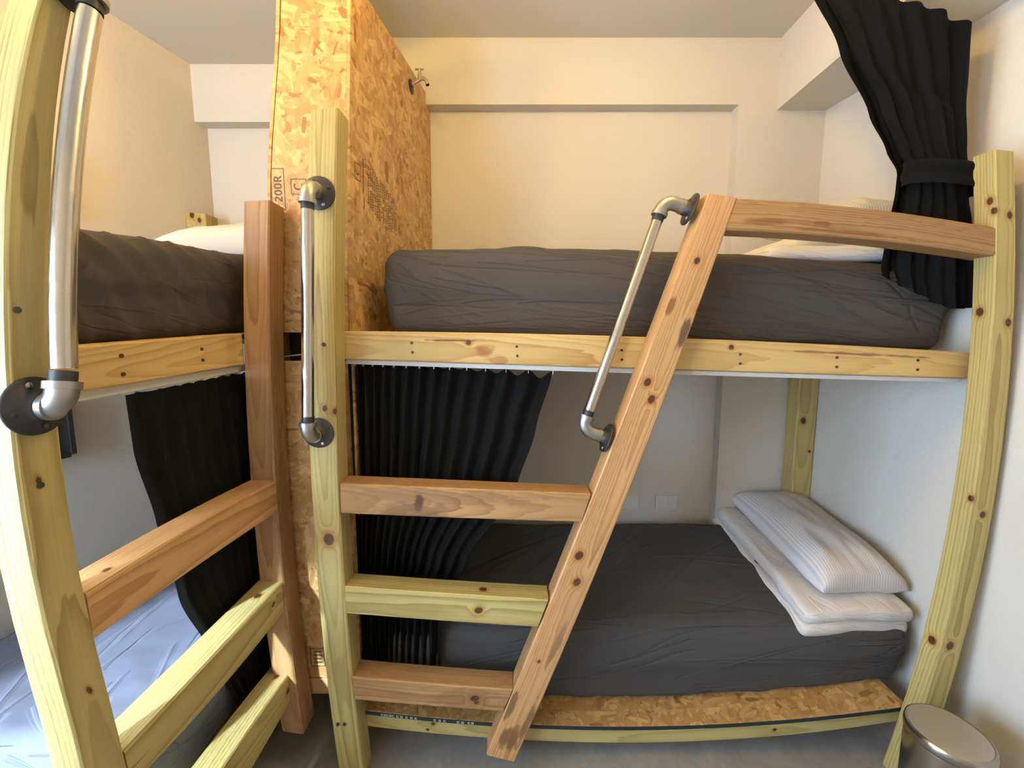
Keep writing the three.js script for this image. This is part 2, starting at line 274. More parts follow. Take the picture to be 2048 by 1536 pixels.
function windowSet(name, w, h, place) { // frame, panes, sill; built round its centre facing +z, then placed in the wall
  const g = new THREE.Group(); g.name = name; g.userData.kind = 'structure'; scene.add(g); const x = w / 2, y = h / 2;
  part('window_frame', mergeGeometries([box(-x, -x + 0.04, -y, y, -0.1, -0.05), box(x - 0.04, x, -y, y, -0.1, -0.05), ...(w > 0.9 ? [box(-0.025, 0.025, -y, y, -0.1, -0.05)] : []), box(-x, x, -y, -y + 0.04, -0.1, -0.05), box(-x, x, y - 0.04, y, -0.1, -0.05)]), M.white, g);
  for (const [a, b] of w > 0.9 ? [[-x + 0.04, -0.025], [0.025, x - 0.04]] : [[-x + 0.04, x - 0.04]]) part('pane', box(a, b, -y + 0.04, y - 0.04, -0.078, -0.073), glass, g);
  part('window_sill', box(-x - 0.03, x + 0.03, -y - 0.03, -y, -0.08, 0.03, 0.004), M.white, g);
  place(g);
}
windowSet('window_1', Math.hypot(winZ[1] - winZ[0], 0.257 * (winZ[1] - winZ[0])), winY[1] - winY[0], (g) => { const m = (winZ[0] + winZ[1]) / 2; g.position.set(wallX(m), (winY[0] + winY[1]) / 2, m); g.rotation.y = Math.PI / 2 - Math.atan(0.257); });
// front wall (behind the camera) with the narrow window the sun comes through
const winX = [-1.56, -0.75], winF = [1.05, 2.0];
struct('wall_front', mergeGeometries([box(-2.2, winX[0], 0, yTop, zFront, zFront + 0.15), box(winX[1], 2.4, 0, yTop, zFront, zFront + 0.15), box(...winX, 0, winF[0], zFront, zFront + 0.15), box(...winX, winF[1], yTop, zFront, zFront + 0.15)]), M.wall);
windowSet('window_2', winX[1] - winX[0], winF[1] - winF[0], (g) => { g.position.set((winX[0] + winX[1]) / 2, (winF[0] + winF[1]) / 2, zFront); g.rotation.y = Math.PI; });
const xr = [[1.922, -0.9], [2.025, -0.35], [2.042, -0.1], [2.065, 0.1], [2.065, 2.0]];
struct('wall_right', slab([...xr, [2.3, 2.0], [2.3, -0.9]].reverse(), 0, yTop), M.wall);
struct('beam_right', box(1.72, 2.3, 2.525, yTop, -0.78, 1.98), M.wall).name = 'trim_1';

// ---------------------------------------------------------------- ceiling lamps (above the frame)
for (const Lm of LAMPS) {
  const t = thing('pendant_lamp', Lm.label, 'lamp', Lm.pos);
  const top = (Lm.pos[0] < -0.1 ? yLow : yTop) - Lm.pos[1];
  part('canopy', new THREE.CylinderGeometry(0.045, 0.045, 0.02, 24).translate(0, top - 0.01, 0), M.white, t);
  part('stem', new THREE.CylinderGeometry(0.006, 0.006, top - 0.06, 8).translate(0, 0.04 + (top - 0.06) / 2, 0), M.white, t);
  part('bulb', new THREE.SphereGeometry(0.045, 24, 16), new THREE.MeshStandardMaterial({ color: 0xffffff, emissive: WARM, emissiveIntensity: 3 }), t);
  const l = new THREE.PointLight(WARM, Lm.power, 0, 2); l.castShadow = true; l.shadow.radius = 2; l.name = 'lamp_light'; t.add(l);
}

// ---------------------------------------------------------------- right bunk bed
const D8 = [0, 0, -0.08];
const bed = thing('bunk_bed', 'pine bunk bed with slanted ladder rail, against the right wall', 'bunk bed');
plank('post', 'green', [[-0.076, 0, 0], [-0.118, 1.067, 0], [-0.059, 2.134, 0]], [[0.007, 0, 0], [-0.031, 1.07, 0], [0.02, 2.14, 0]], D8, bed, { seed: 3, knots: [{ x: 0.045, t: 0.86, r: 0.017 }, { x: 0.05, t: 1.28, r: 0.008 }, { x: 0.082, t: 1.27, r: 0.008 }], stains: [{ x: 0.05, t: 0.36, rx: 0.03, rt: 0.12, c: [140, 120, 70], a: 0.4 }] });
screws(bed.children.at(-1), [[-0.055, 1.475, 0.001], [-0.072, 0.21, 0.001], [-0.05, 0.21, 0.001]], [0, 0, 1], 0.006);
plank('post', 'green', [[1.823, 0, 0], [1.954, 1.014, 0], [1.886, 2.028, 0]], [[1.898, 0, 0], [2.026, 1.011, 0], [1.943, 2.022, 0]], [-0.006, 0, -0.056], bed, { seed: 21, knots: [{ f: 3, x: 0.04, t: 1.9, r: 0.009 }, { f: 3, x: 0.05, t: 1.87, r: 0.008 }, { x: 0.045, t: 1.86, r: 0.009 }, { x: 0.05, t: 1.55, r: 0.01 }, { f: 3, x: 0.02, t: 1.58, r: 0.011 }, { f: 3, x: 0.05, t: 1.0, r: 0.008 }, { x: 0.04, t: 0.95, r: 0.009 }, { f: 3, x: 0.03, t: 0.5, r: 0.012 }, { x: 0.03, t: 0.5, r: 0.012 }] });
plank('post', 'green', [[1.862, 0, -0.69], [1.862, 1.44, -0.69]], [[1.955, 0, -0.69], [1.955, 1.44, -0.69]], [0, 0, -0.08], bed, { seed: 33, n: 4, knots: [{ x: 0.03, t: 1.1, r: 0.012 }, { x: 0.07, t: 0.95, r: 0.006 }] });
plank('upper_rail', 'yellow', [[-0.03, 1.5155, -0.08], [0.97, 1.496, -0.08], [1.985, 1.447, -0.08]], [[-0.03, 1.426, -0.08], [0.97, 1.394, -0.08], [1.985, 1.364, -0.08]], [0, 0, -0.045], bed, { seed: 41, knots: [{ x: 0.03, t: 0.4, r: 0.007 }, { x: 0.02, t: 1.24, r: 0.007 }], stains: [{ x: 0.024, t: 0.34, rx: 0.004, rt: 0.11, a: 0.85, c: [110, 62, 30] }, { x: 0.052, t: 0.45, rx: 0.02, rt: 0.035, a: 0.6, c: [140, 82, 44] }, { x: 0.08, t: 0.50, rx: 0.02, rt: 0.03, a: 0.5, c: [150, 95, 50] }, { x: 0.06, t: 0.22, rx: 0.03, rt: 0.16, a: 0.35, c: [176, 172, 110] }, { x: 0.024, t: 1.65, rx: 0.004, rt: 0.22, a: 0.7, c: [120, 72, 38] }] });
{ const rail = bed.children.at(-1); const ys = (x) => lerp(1.5155, 1.448, (x + 0.03) / 1.975) + 0.012; for (const x of [0.19, 0.525, 0.86, 1.24, 1.55, 1.81]) screws(rail, [[x, ys(x) - 0.042, -0.079], [x + 0.002, ys(x) - 0.072, -0.079]], [0, 0, 1], 0.0042); }
plank('curtain_track', 'yellow', [[-0.03, 1.4245, -0.1], [0.97, 1.392, -0.1], [1.98, 1.362, -0.1]], [[-0.03, 1.410, -0.1], [0.97, 1.377, -0.1], [1.98, 1.349, -0.1]], [0, 0, -0.03], bed, { mat: M.white, ch: 0.001, label: 'white plastic curtain track' });
plank('mattress_board', 'yellow', [[-0.02, 1.5155, -0.125], [0.97, 1.496, -0.125], [1.945, 1.448, -0.125]], [[-0.02, 1.4975, -0.125], [0.97, 1.478, -0.125], [1.945, 1.43, -0.125]], [0, 0, -0.65], bed, { seed: 44, label: 'board under the upper mattress' });
plank('guard_rail', 'brown', [[1.161, 1.895, -0.002], [1.535, 1.868, -0.002], [1.93, 1.812, -0.002]], [[1.132, 1.807, -0.002], [1.528, 1.783, -0.002], [1.937, 1.732, -0.002]], [0, 0, -0.075], bed, { seed: 57, knots: [], stains: [{ x: 0.06, t: 0.1, rx: 0.012, rt: 0.07, c: [120, 74, 36], a: 0.6 }, { x: 0.055, t: 0.27, rx: 0.009, rt: 0.03, c: [116, 70, 34], a: 0.7 }, { x: 0.075, t: 0.35, rx: 0.006, rt: 0.2, c: [104, 64, 32], a: 0.55 }] });
plank('ladder_rail', 'orange', [[0.423, 0.093, 0], [0.761, 1.001, 0], [1.076, 1.909, 0]], [[0.519, 0.067, 0], [0.863, 0.981, 0], [1.161, 1.896, 0]], D8, bed, { seed: 64, n: 20,
  knots: [{ x: 0.04, t: 1.74, r: 0.009 }, { x: 0.06, t: 1.31, r: 0.011 }, { x: 0.03, t: 1.36, r: 0.011 }, { x: 0.03, t: 0.77, r: 0.013 }, { x: 0.055, t: 0.68, r: 0.012 }, { x: 0.04, t: 0.38, r: 0.005 }, { f: 1, x: 0.01, t: 1.6, r: 0.012 }],
  stains: [{ x: 0.05, t: 0.09, rx: 0.03, rt: 0.05, a: 0.7, c: [96, 66, 44] }, { x: 0.085, t: 0.16, rx: 0.012, rt: 0.1, a: 0.6 }, { x: 0.012, t: 0.2, rx: 0.012, rt: 0.07, a: 0.6 }, { x: 0.075, t: 0.46, rx: 0.012, rt: 0.09, a: 0.45, c: [100, 76, 60] }, { x: 0.08, t: 1.52, rx: 0.014, rt: 0.05, a: 0.75 }, { x: 0.012, t: 1.6, rx: 0.014, rt: 0.03, a: 0.7, c: [110, 64, 34] }, { x: 0.3, t: 0.5, rx: 0.06, rt: 0.5, a: 0.35, c: [110, 90, 70] }] });
plank('rung', 'brown', [[-0.026, 1.043, 0], [0.365, 1.026, 0], [0.757, 1.009, 0]], [[-0.028, 0.945, 0], [0.35, 0.929, 0], [0.728, 0.916, 0]], D8, bed, { seed: 73, stains: [{ x: 0.03, t: 0.3, rx: 0.03, rt: 0.3, a: 0.4, c: [110, 78, 52] }, { x: 0.05, t: 0.245, rx: 0.03, rt: 0.016, a: 0.85, c: [66, 38, 26] }, { x: 0.08, t: 0.25, rx: 0.03, rt: 0.12, a: 0.5, c: [96, 64, 42] }] });
plank('rung', 'green', [[-0.027, 0.701, 0], [0.301, 0.676, 0], [0.628, 0.656, 0]], [[-0.028, 0.606, 0], [0.283, 0.58, 0], [0.593, 0.558, 0]], D8, bed, { seed: 82, knots: [{ x: 0.05, t: 0.43, r: 0.011 }, { f: 3, x: 0.045, t: 0.43, r: 0.01 }] });
plank('rung', 'brown', [[-0.018, 0.382, 0], [0.247, 0.356, 0], [0.512, 0.335, 0]], [[-0.01, 0.297, 0], [0.234, 0.274, 0], [0.478, 0.254, 0]], D8, bed, { seed: 91, knots: [{ x: 0.04, t: 0.4, r: 0.012 }, { x: 0.055, t: 0.41, r: 0.007 }], stains: [{ x: 0.05, t: 0.36, rx: 0.05, rt: 0.12, a: 0.45, c: [120, 84, 58] }] });
plank('lower_rail', 'green', [[-0.05, 0.183, -0.08], [0.96, 0.114, -0.08], [1.9, 0.193, -0.08]], [[-0.05, 0.123, -0.08], [0.96, 0.05, -0.08], [1.9, 0.14, -0.08]], [0, 0, -0.045], bed, { seed: 103, n: 20, knots: [{ x: 0.02, t: 0.28, r: 0.006 }, { x: 0.045, t: 0.26, r: 0.005 }, { x: 0.03, t: 1.5, r: 0.006 }] });
const boardTop = (x) => { const t = (x + 0.05) / 1.95; return 0.198 * 2 * (t - 0.5) * (t - 1) - 0.129 * 4 * t * (t - 1) + 0.208 * 2 * t * (t - 0.5); };
{
  const osb = osbMat(osbTexture(1.0, 1.0, 640, 5));
  const A = [[-0.05, 0.198, -0.07], [0.925, 0.129, -0.07], [1.9, 0.208, -0.07]], B = [[-0.05, 0.183, -0.07], [0.925, 0.114, -0.07], [1.9, 0.193, -0.07]];
  const g = timber(A, B, [0, 0, -0.75], 24, 0.001), p = g.attributes.position, u = g.attributes.uv; for (let i = 0; i < p.count; i++) u.setXY(i, p.getX(i), p.getZ(i) + p.getY(i));
  part('base_board', g, osb, bed, 'strand board under the lower mattress');
  // painted edge with its pale stencilled print
  const c = document.createElement('canvas'); c.width = 2048; c.height = 24; const x = c.getContext('2d'); x.fillStyle = '#16242e'; x.fillRect(0, 0, 2048, 24); x.fillStyle = '#c9d6d4';
  const word = (x0, n, w, gap) => { for (let i = 0; i < n; i++) { x.fillRect(x0 + i * (w + gap), 5, w, 4); x.fillRect(x0 + i * (w + gap), 15, w, 4); x.fillRect(x0 + i * (w + gap), 5, 3, 14); if (i % 2) x.fillRect(x0 + i * (w + gap) + w - 3, 5, 3, 14); } };
  word(104, 5, 8, 2); word(160, 2, 10, 4); word(194, 3, 9, 8); word(298, 3, 9, 9); word(384, 2, 10, 6); word(424, 2, 9, 4); word(560, 2, 10, 4);
  const tx = new THREE.CanvasTexture(c); tx.colorSpace = THREE.SRGBColorSpace;
  const e = timber(A.map(([a, b, z]) => [a, b - 0.001, z + 0.002]), B.map(([a, b, z]) => [a, b + 0.001, z + 0.002]), [0, 0, -0.003], 24, 0.0002), q = e.attributes.position, ue = e.attributes.uv;
  for (let i = 0; i < q.count; i++) { const X = q.getX(i); ue.setXY(i, (X + 0.05) / 1.95, clamp((q.getY(i) - boardTop(X) + 0.015) / 0.014, 0, 1)); }
  part('painted_edge', e, new THREE.MeshStandardMaterial({ map: tx, roughness: 0.6 }), bed, 'dark blue board edge with pale stencilled print');
}
grabHandle(bed, [-0.045, 1.908, 0], [-0.083, 1.205, 0], [0, 0, 1], 0.07);
grabHandle(bed, [1.044, 1.874, -0.04], [0.813, 1.178, -0.04], [-0.943, 0.332, 0], 0.085);

// ---------------------------------------------------------------- left bunk bed
const lbed = thing('bunk_bed', 'pine bunk bed along the left wall, its upright ladder facing the room', 'bunk bed');
plank('post', 'brown', [[-0.29, 0.137, -0.045], [-0.336, 1.018, -0.045], [-0.293, 1.9, -0.045]], [[-0.216, 0.123, -0.045], [-0.254, 1.013, -0.045], [-0.216, 1.904, -0.045]], [0, 0, -0.085], lbed, { seed: 112, stains: [{ x: 0.12, t: 0.5, rx: 0.05, rt: 0.7, a: 0.45, c: [112, 70, 36] }, { x: 0.06, t: 0.7, rx: 0.04, rt: 0.25, a: 0.4, c: [120, 84, 54] }] });
plank('post', 'green', [[-0.254, 0, 0.555], [-0.254, 0.735, 0.597], [-0.254, 1.12, 0.629], [-0.254, 1.4, 0.629], [-0.254, 1.671, 0.602], [-0.254, 1.858, 0.567], [-0.254, 2.04, 0.515], [-0.254, 2.16, 0.47]], [[-0.254, 0, 0.47], [-0.254, 0.646, 0.52], [-0.254, 1.081, 0.56], [-0.254, 1.4, 0.563], [-0.254, 1.688, 0.538], [-0.254, 1.891, 0.504], [-0.254, 2.084, 0.455], [-0.254, 2.19, 0.415]], [-0.056, 0, 0], lbed, { seed: 125, n: 24, knots: [{ x: 0.05, t: 0.87, r: 0.006 }, { x: 0.03, t: 1.27, r: 0.005 }] });
screws(lbed.children.at(-1), [[-0.253, 1.54, 0.605], [-0.253, 1.26, 0.605]], [1, 0, 0], 0.005);
screws(lbed.children.at(-1), [[-0.293, 0.99, 0.61], [-0.278, 0.985, 0.61]], [0, 0.05, 1], 0.005);
plank('post', 'green', [[-0.965, 0, -0.7], [-0.965, 2.055, -0.7]], [[-0.872, 0, -0.7], [-0.872, 2.048, -0.7]], [0, 0, -0.08], lbed, { seed: 131, n: 4, knots: [{ x: 0.03, t: 2.04, r: 0.011 }, { x: 0.062, t: 2.02, r: 0.009 }] });
plank('post', 'green', [[-1.19, 0, 0.52], [-1.19, 1.95, 0.52]], [[-1.1, 0, 0.52], [-1.1, 1.95, 0.52]], [0, 0, -0.07], lbed, { seed: 137, n: 4 });
plank('upper_rail', 'yellow', [[-0.33, 1.508, -0.05], [-0.33, 1.492, 0.25], [-0.33, 1.474, 0.56]], [[-0.33, 1.41, -0.05], [-0.33, 1.398, 0.25], [-0.33, 1.386, 0.56]], [-0.045, 0, 0], lbed, { seed: 142 });
screws(lbed.children.at(-1), [[-0.329, 1.465, 0.125], [-0.329, 1.435, 0.125], [-0.329, 1.458, 0.36], [-0.329, 1.418, 0.36]], [1, 0, 0], 0.0045);
plank('curtain_track', 'yellow', [[-0.35, 1.409, -0.13], [-0.35, 1.386, 0.55]], [[-0.35, 1.39, -0.13], [-0.35, 1.367, 0.55]], [-0.03, 0, 0], lbed, { mat: M.white, n: 3, ch: 0.001, label: 'white plastic curtain track' });
plank('mattress_board', 'yellow', [[-0.375, 1.508, -0.8], [-0.375, 1.474, 0.56]], [[-0.375, 1.49, -0.8], [-0.375, 1.456, 0.56]], [-0.56, 0, 0], lbed, { seed: 45, n: 3, label: 'board under the upper mattress' });
plank('mattress_board', 'yellow', [[-0.34, 0.26, -0.78], [-0.34, 0.24, 0.46]], [[-0.34, 0.17, -0.78], [-0.34, 0.15, 0.46]], [-0.6, 0, 0], lbed, { seed: 149, n: 3, label: 'board under the lower mattress' });
const DL = [-0.085, 0, 0];
plank('rung', 'orange', [[-0.254, 1.037, -0.047], [-0.254, 1.046, 0.254], [-0.254, 1.042, 0.556]], [[-0.254, 0.929, -0.047], [-0.254, 0.942, 0.254], [-0.254, 0.948, 0.553]], DL, lbed, { seed: 156, knots: [{ f: 3, x: 0.05, t: 0.53, r: 0.006 }] });
plank('rung', 'green', [[-0.254, 0.689, -0.06], [-0.254, 0.688, 0.232], [-0.254, 0.688, 0.523]], [[-0.254, 0.586, -0.06], [-0.254, 0.576, 0.232], [-0.254, 0.6, 0.515]], DL, lbed, { seed: 163, knots: [{ f: 3, x: 0.05, t: 0.09, r: 0.01 }, { x: 0.04, t: 0.07, r: 0.008 }] });
plank('rung', 'green', [[-0.254, 0.346, -0.088], [-0.254, 0.366, 0.21], [-0.254, 0.37, 0.5]], [[-0.254, 0.25, -0.088], [-0.254, 0.235, 0.21], [-0.254, 0.24, 0.49]], DL, lbed, { seed: 172, knots: [{ x: 0.05, t: 0.05, r: 0.009 }, { f: 3, x: 0.05, t: 0.05, r: 0.008 }] });
grabHandle(lbed, [-0.254, 1.389, 0.6], [-0.254, 2.105, 0.468], [1, 0, 0], 0.045, [0, 0, 0.015]);

// ---------------------------------------------------------------- strand board partition box between the beds
{
  const t = thing('board_partition', 'tall hollow box of strand board panels standing between the two bunk beds', 'partition');
  const XL = (y) => -0.30 + 0.033 * Math.pow(Math.max(0, y - 1.3) / 0.9, 1) * 1 + 0.05 * smooth(1.9, 2.6, y), XR = (y) => -0.05 + 0.028 * smooth(0.2, 1.3, y) + 0.02 * smooth(1.4, 2.2, y) + 0.022 * smooth(2.1, 2.6, y);
  const stamp = (g, px, c) => {
    const y = (m) => (2.62 - m) * px, x = (m) => (m + 0.31) * px; g.strokeStyle = g.fillStyle = '#4a2d12'; g.lineWidth = 0.0028 * px;
    g.strokeRect(x(-0.262), y(2.03), 0.042 * px, 0.125 * px); g.strokeRect(x(-0.198), y(1.998), 0.048 * px, 0.046 * px);
    for (const [s, cx, cy, f] of [['200R', -0.240, 1.968, 0.036], ['C', -0.174, 1.974, 0.04]]) { g.save(); g.translate(x(cx), y(cy)); g.rotate(-Math.PI / 2); g.font = `bold ${f * px}px sans-serif`; g.textAlign = 'center'; g.textBaseline = 'middle'; g.fillText(s, 0, 0); g.restore(); }
  };
  const front = osbMat(osbTexture(0.36, 1.12, 900, 17, stamp)), frontLow = osbMat(osbTexture(0.36, 1.3, 640, 27, (g, px) => { g.strokeStyle = '#4a3a22'; g.lineWidth = 2; g.fillStyle = '#4a3a22'; g.strokeRect(0.085 * px, 1.13 * px, 0.05 * px, 0.07 * px); for (let i = 0; i < 4; i++) g.fillRect((0.095) * px, (1.14 + i * 0.014) * px, 0.03 * px, 0.006 * px); }));
  const rows = (f, ys, z) => ys.map((y) => [f(y), y, z]);
  const uvFront = (g, y1, h) => { const p = g.attributes.position, u = g.attributes.uv; for (let i = 0; i < p.count; i++) u.setXY(i, (p.getX(i) + 0.31 + (p.getZ(i) + 0.14) * 0.5) / 0.36, 1 - (y1 - p.getY(i)) / h); return g; };
  const yu = [1.512, 1.7, 1.9, 2.05, 2.2, 2.35, 2.5, 2.62], yd = [0.255, 0.6, 1.0, 1.417];
  part('front_panel', uvFront(timber(rows((y) => XL(y) + 0.012, yu, -0.142), rows((y) => XR(y) - 0.011, yu, -0.142), [0, 0, -0.016], 16, 0.001), 2.62, 1.12), front, t, 'upper front panel with stamped print');
  part('front_panel', uvFront(timber(rows((y) => XL(y) + 0.012, yd, -0.142), rows((y) => XR(y) - 0.011, yd, -0.142), [0, 0, -0.016], 8, 0.001), 1.5, 1.3), frontLow, t);
  part('kick_board', box(-0.285, -0.06, 0.185, 0.247, -0.16, -0.145, 0.002), M.boxBlack.clone(), t).material = woodMaterial('orange', 188, 0.2, 0.06, 0.3);
  // right side panel, running back to the wall a little askew
  const side = osbMat(osbTexture(0.8, 1.6, 640, 37, (g, px) => {
    g.strokeStyle = g.fillStyle = '#4a2d12'; const x = (z) => (-0.13 - z) * px, y = (m) => (2.62 - m) * px; g.lineWidth = 0.003 * px;
    g.strokeRect(x(-0.165), y(2.06), 0.035 * px, 0.05 * px); g.font = `bold ${0.03 * px}px sans-serif`; g.save(); g.translate(x(-0.182), y(2.033)); g.rotate(-Math.PI / 2); g.textAlign = 'center'; g.textBaseline = 'middle'; g.fillText('C', 0, 0); g.restore();
    const R = rng(77); g.globalAlpha = 0.75;
    for (const [z, y0, y1] of [[-0.213, 2.09, 1.98], [-0.216, 1.965, 1.93]]) g.fillRect(x(z), y(y0), 0.007 * px, (y0 - y1) * px);
    for (let k = 0; k < 15; k++) { const z = -0.245 - k * 0.0145, a = 2.075 - 0.004 * k + 0.01 * R(), b = 1.955 - 0.003 * k - 0.02 * R(); for (let q = a; q > b; q -= 0.009) if (R() < 0.86) g.fillRect(x(z), y(q), (0.008 + 0.003 * R()) * px, 0.0062 * px); }
  }));
  const uvSide = (g) => { const p = g.attributes.position, u = g.attributes.uv; for (let i = 0; i < p.count; i++) u.setXY(i, (-0.13 - p.getZ(i)) / 0.8, 1 - (2.62 - p.getY(i)) / 1.6); return g; };
  const ys = [0.185, 0.7, 1.2, 1.6, 2.0, 2.2, 2.4, 2.6];
  part('side_panel', uvSide(timber(ys.map((y) => [XR(y), y, -0.14]), ys.map((y) => [0.122 + 0.006 * (y - 2), y, -0.835]), [-0.011, 0, 0], 16, 0.001)), side, t, 'right side panel with stamped print');
  part('side_panel', uvSide(timber(ys.map((y) => [XL(y), y, -0.14]), ys.map((y) => [-0.33, y, -0.835]), [0.011, 0, 0], 16, 0.001)), side, t);
  part('top_panel', box(-0.2, 0.01, 2.585, 2.6, -0.83, -0.16), front, t);
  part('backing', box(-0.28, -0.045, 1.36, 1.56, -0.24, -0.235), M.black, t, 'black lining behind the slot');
  part('cord', new THREE.TubeGeometry(new THREE.CatmullRomCurve3([V([-0.27, 1.43, -0.17]), V([-0.21, 1.437, -0.165]), V([-0.1, 1.452, -0.17])]), 8, 0.0022, 8), M.white, t, 'white cord crossing the slot');
}

// ---------------------------------------------------------------- chrome tap used as a hook, high on the partition
{
  const t = thing('water_tap', 'small chrome tap on a black round flange high on the strand board partition', 'tap', [0.083, 2.535, -0.6]);
  const n = [0.97, 0, 0.24];
  part('flange', along(new THREE.LatheGeometry([[0, 0], [0.037, 0], [0.037, 0.004], [0.016, 0.008], [0.015, 0.014], [0, 0.014]].map(([a, b]) => new THREE.Vector2(a, b)), 28), n, [0, 0, 0]), M.iron, t, 'black iron flange');
  const q = (d, y) => V([n[0] * d, y, n[2] * d]);
  part('spout', new THREE.TubeGeometry(new THREE.CatmullRomCurve3([q(0.01, 0), q(0.03, 0.002), q(0.05, 0.01), q(0.065, 0.013), q(0.078, 0.004), q(0.084, -0.014)]), 24, 0.008, 12), M.chrome, t);
  part('bonnet', new THREE.CylinderGeometry(0.006, 0.01, 0.034, 14).translate(...q(0.05, 0.026).toArray()), M.chrome, t);
  part('handle', mergeGeometries([along(new THREE.CylinderGeometry(0.004, 0.004, 0.04, 10), [0.9, -0.2, 0.3], q(0.05, 0.05).toArray()), new THREE.CylinderGeometry(0.006, 0.006, 0.016, 12).translate(...q(0.05, 0.044).toArray())]), M.chrome, t);
}

// ---------------------------------------------------------------- mattresses
const wrinkle = (seed, a) => (x, f, z, n) => a * (noise3(x * 9, f * 3 + seed, z * 9) + 0.6 * noise3(x * 22 + f * 6, f * 7, z * 22 + seed));
function bedding(name, geo, mat, label, category, pos, group) { const m = part(name, geo, mat, scene); m.userData = { label, category }; if (group) m.userData.group = group; if (pos) m.position.set(...pos); return m; }
bedding('mattress', mattress(0.09, 1.99, -0.775, -0.155, (x) => 1.787 + 0.02 * Math.sin((x - 0.1) / 1.9 * Math.PI) - 0.062 * clamp((x - 0.5) / 1.5, 0, 1), (x) => lerp(1.5155, 1.448, (x + 0.03) / 1.975) + 0.006, wrinkle(3, 0.004), (z) => [lerp(0.08, 0.14, (-0.155 - z) / 0.62), lerp(1.99, 1.855, (-0.155 - z) / 0.62)]), sheet([0.068, 0.057, 0.048], 7, 120, 0.02, 0.4), 'thick mattress in a dark grey-brown sheet on the upper bunk of the right bed', 'mattress');
bedding('mattress', mattress(0.03, 1.985, -0.775, -0.165, (x, z) => 0.436 + 0.15 * clamp((-0.165 - z) / 0.66, 0, 1), (x) => boardTop(x) + 0.004, wrinkle(5, 0.004), (z) => [lerp(0.02, 0.14, (-0.155 - z) / 0.62), lerp(1.985, 1.855, (-0.155 - z) / 0.62)]), sheet([0.058, 0.055, 0.054], 8, 70, 0.014, -0.3), 'mattress in a dark grey sheet on the lower bunk of the right bed', 'mattress');
{
  const fold = (x, f, z, n) => { const p = (z + 0.22 * (1 - f)) * 70, m = smooth(-0.3, -0.05, z) * (n.x > 0.5 ? 1 : 0); return 0.016 * m * (0.6 + 0.5 * noise3(z * 7, f, 4)) * Math.pow(0.5 + 0.5 * Math.sin(p + 2.2 * noise3(z * 6, f * 1.5, 1)), 2) + 0.004 * noise3(x * 9, f * 4, z * 12); };
  bedding('mattress', mattress(-0.93, -0.385, -0.8, 0.5, (x, z) => lerp(1.778, 1.725, (z + 0.2) / 0.6), (x, z) => lerp(1.508, 1.474, (z + 0.05) / 0.6) + 0.004, fold, null, [46, 24, 110]), sheet([0.062, 0.050, 0.042], 9, 60, 0.012, 1.1), 'mattress in a creased brown sheet on the upper bunk of the left bed', 'mattress');
  bedding('mattress', mattress(-1.16, -0.365, -0.78, 0.40, (x, z) => 0.565, () => 0.262, wrinkle(9, 0.005), (z) => [lerp(-0.862, -1.22, (z + 0.78) / 1.18), -0.395], [46, 18, 100]), sheet([0.145, 0.158, 0.215], 10, 90, 0.016, 0.6), 'mattress in a blue-grey sheet on the lower bunk of the left bed', 'mattress');
}

// ---------------------------------------------------------------- pillows and folded duvets
const pillowMat = new THREE.MeshPhysicalMaterial({ color: new THREE.Color().setRGB(0.9, 0.9, 0.93), roughness: 0.7, sheen: 0.3, map: (() => { const t = stripes.clone(); t.repeat.set(2.2, 1); t.needsUpdate = true; return t; })(), bumpMap: (() => { const t = stripes.clone(); t.colorSpace = ''; t.repeat.set(2.2, 1); t.needsUpdate = true; return t; })(), bumpScale: 0.002 });
// a duvet folded in layers: each layer a soft slab closed by a round fold on one side
function duvet(name, label, w, d, layers, pos, rx, ry, seed) {
  const t = thing(name, label, 'duvet', pos); t.rotation.set(rx, ry, 0, 'YXZ'); const mat = linen(seed); let y = 0;
  layers.forEach(([h, inset], k) => {
    const g = new THREE.BoxGeometry(1, 1, 1, 36, 8, 48), p = g.attributes.position, q = new THREE.Vector3(), W = w - inset, Dd = d - inset * 0.5, r = h * 0.46;
    for (let i = 0; i < p.count; i++) {
      q.set(p.getX(i) * W, p.getY(i) * h, p.getZ(i) * Dd); const c = new THREE.Vector3(clamp(q.x, -W / 2 + r, W / 2 - r), clamp(q.y, -h / 2 + r, h / 2 - r), clamp(q.z, -Dd / 2 + r * 0.7, Dd / 2 - r * 0.7)), n = q.clone().sub(c);
      if (n.lengthSq() > 1e-10) q.copy(c).addScaledVector(n.normalize(), r);
      const wv = 0.006 * noise3(q.x * 9 + seed, k * 3, q.z * 9) + 0.004 * noise3(q.x * 25, q.y * 20, q.z * 25 + seed);
      p.setXYZ(i, q.x + wv + inset / 2, q.y + y + h / 2 + wv + 0.006 * noise3(q.x * 6, seed, q.z * 6), q.z + wv);
    }
    smoothNormals(g); part('fold', g, mat, t); y += h * 0.9;
  });
  return t;
}
duvet('folded_duvet', 'folded white duvet under the striped pillow on the lower bunk of the right bed', 0.43, 0.66, [[0.062, 0], [0.058, 0.015]], [1.765, 0.458, -0.5], 0.2, 0.04, 4);
{
  const t = thing('pillow', 'plump white striped pillow on the folded duvet of the lower right bunk', 'pillow', [1.815, 0.615, -0.5]); t.rotation.set(0.2, 0.06, -0.03, 'YXZ');
  part('pillowcase', pillowGeo(0.35, 0.62, 0.1, 3, 0.6), pillowMat, t);
}
duvet('folded_duvet', 'folded white duvet on the upper bunk of the right bed', 0.56, 0.5, [[0.055, 0], [0.05, 0.1]], [1.66, 1.752, -0.45], 0.0, 0.0, 6);
{
  const t = thing('pillow', 'white pillow showing above the guard rail of the upper right bunk', 'pillow', [1.80, 1.915, -0.45]); t.rotation.set(0.1, 0.0, -0.06, 'YXZ');
  part('pillowcase', pillowGeo(0.36, 0.5, 0.085, 5), pillowMat, t);
}
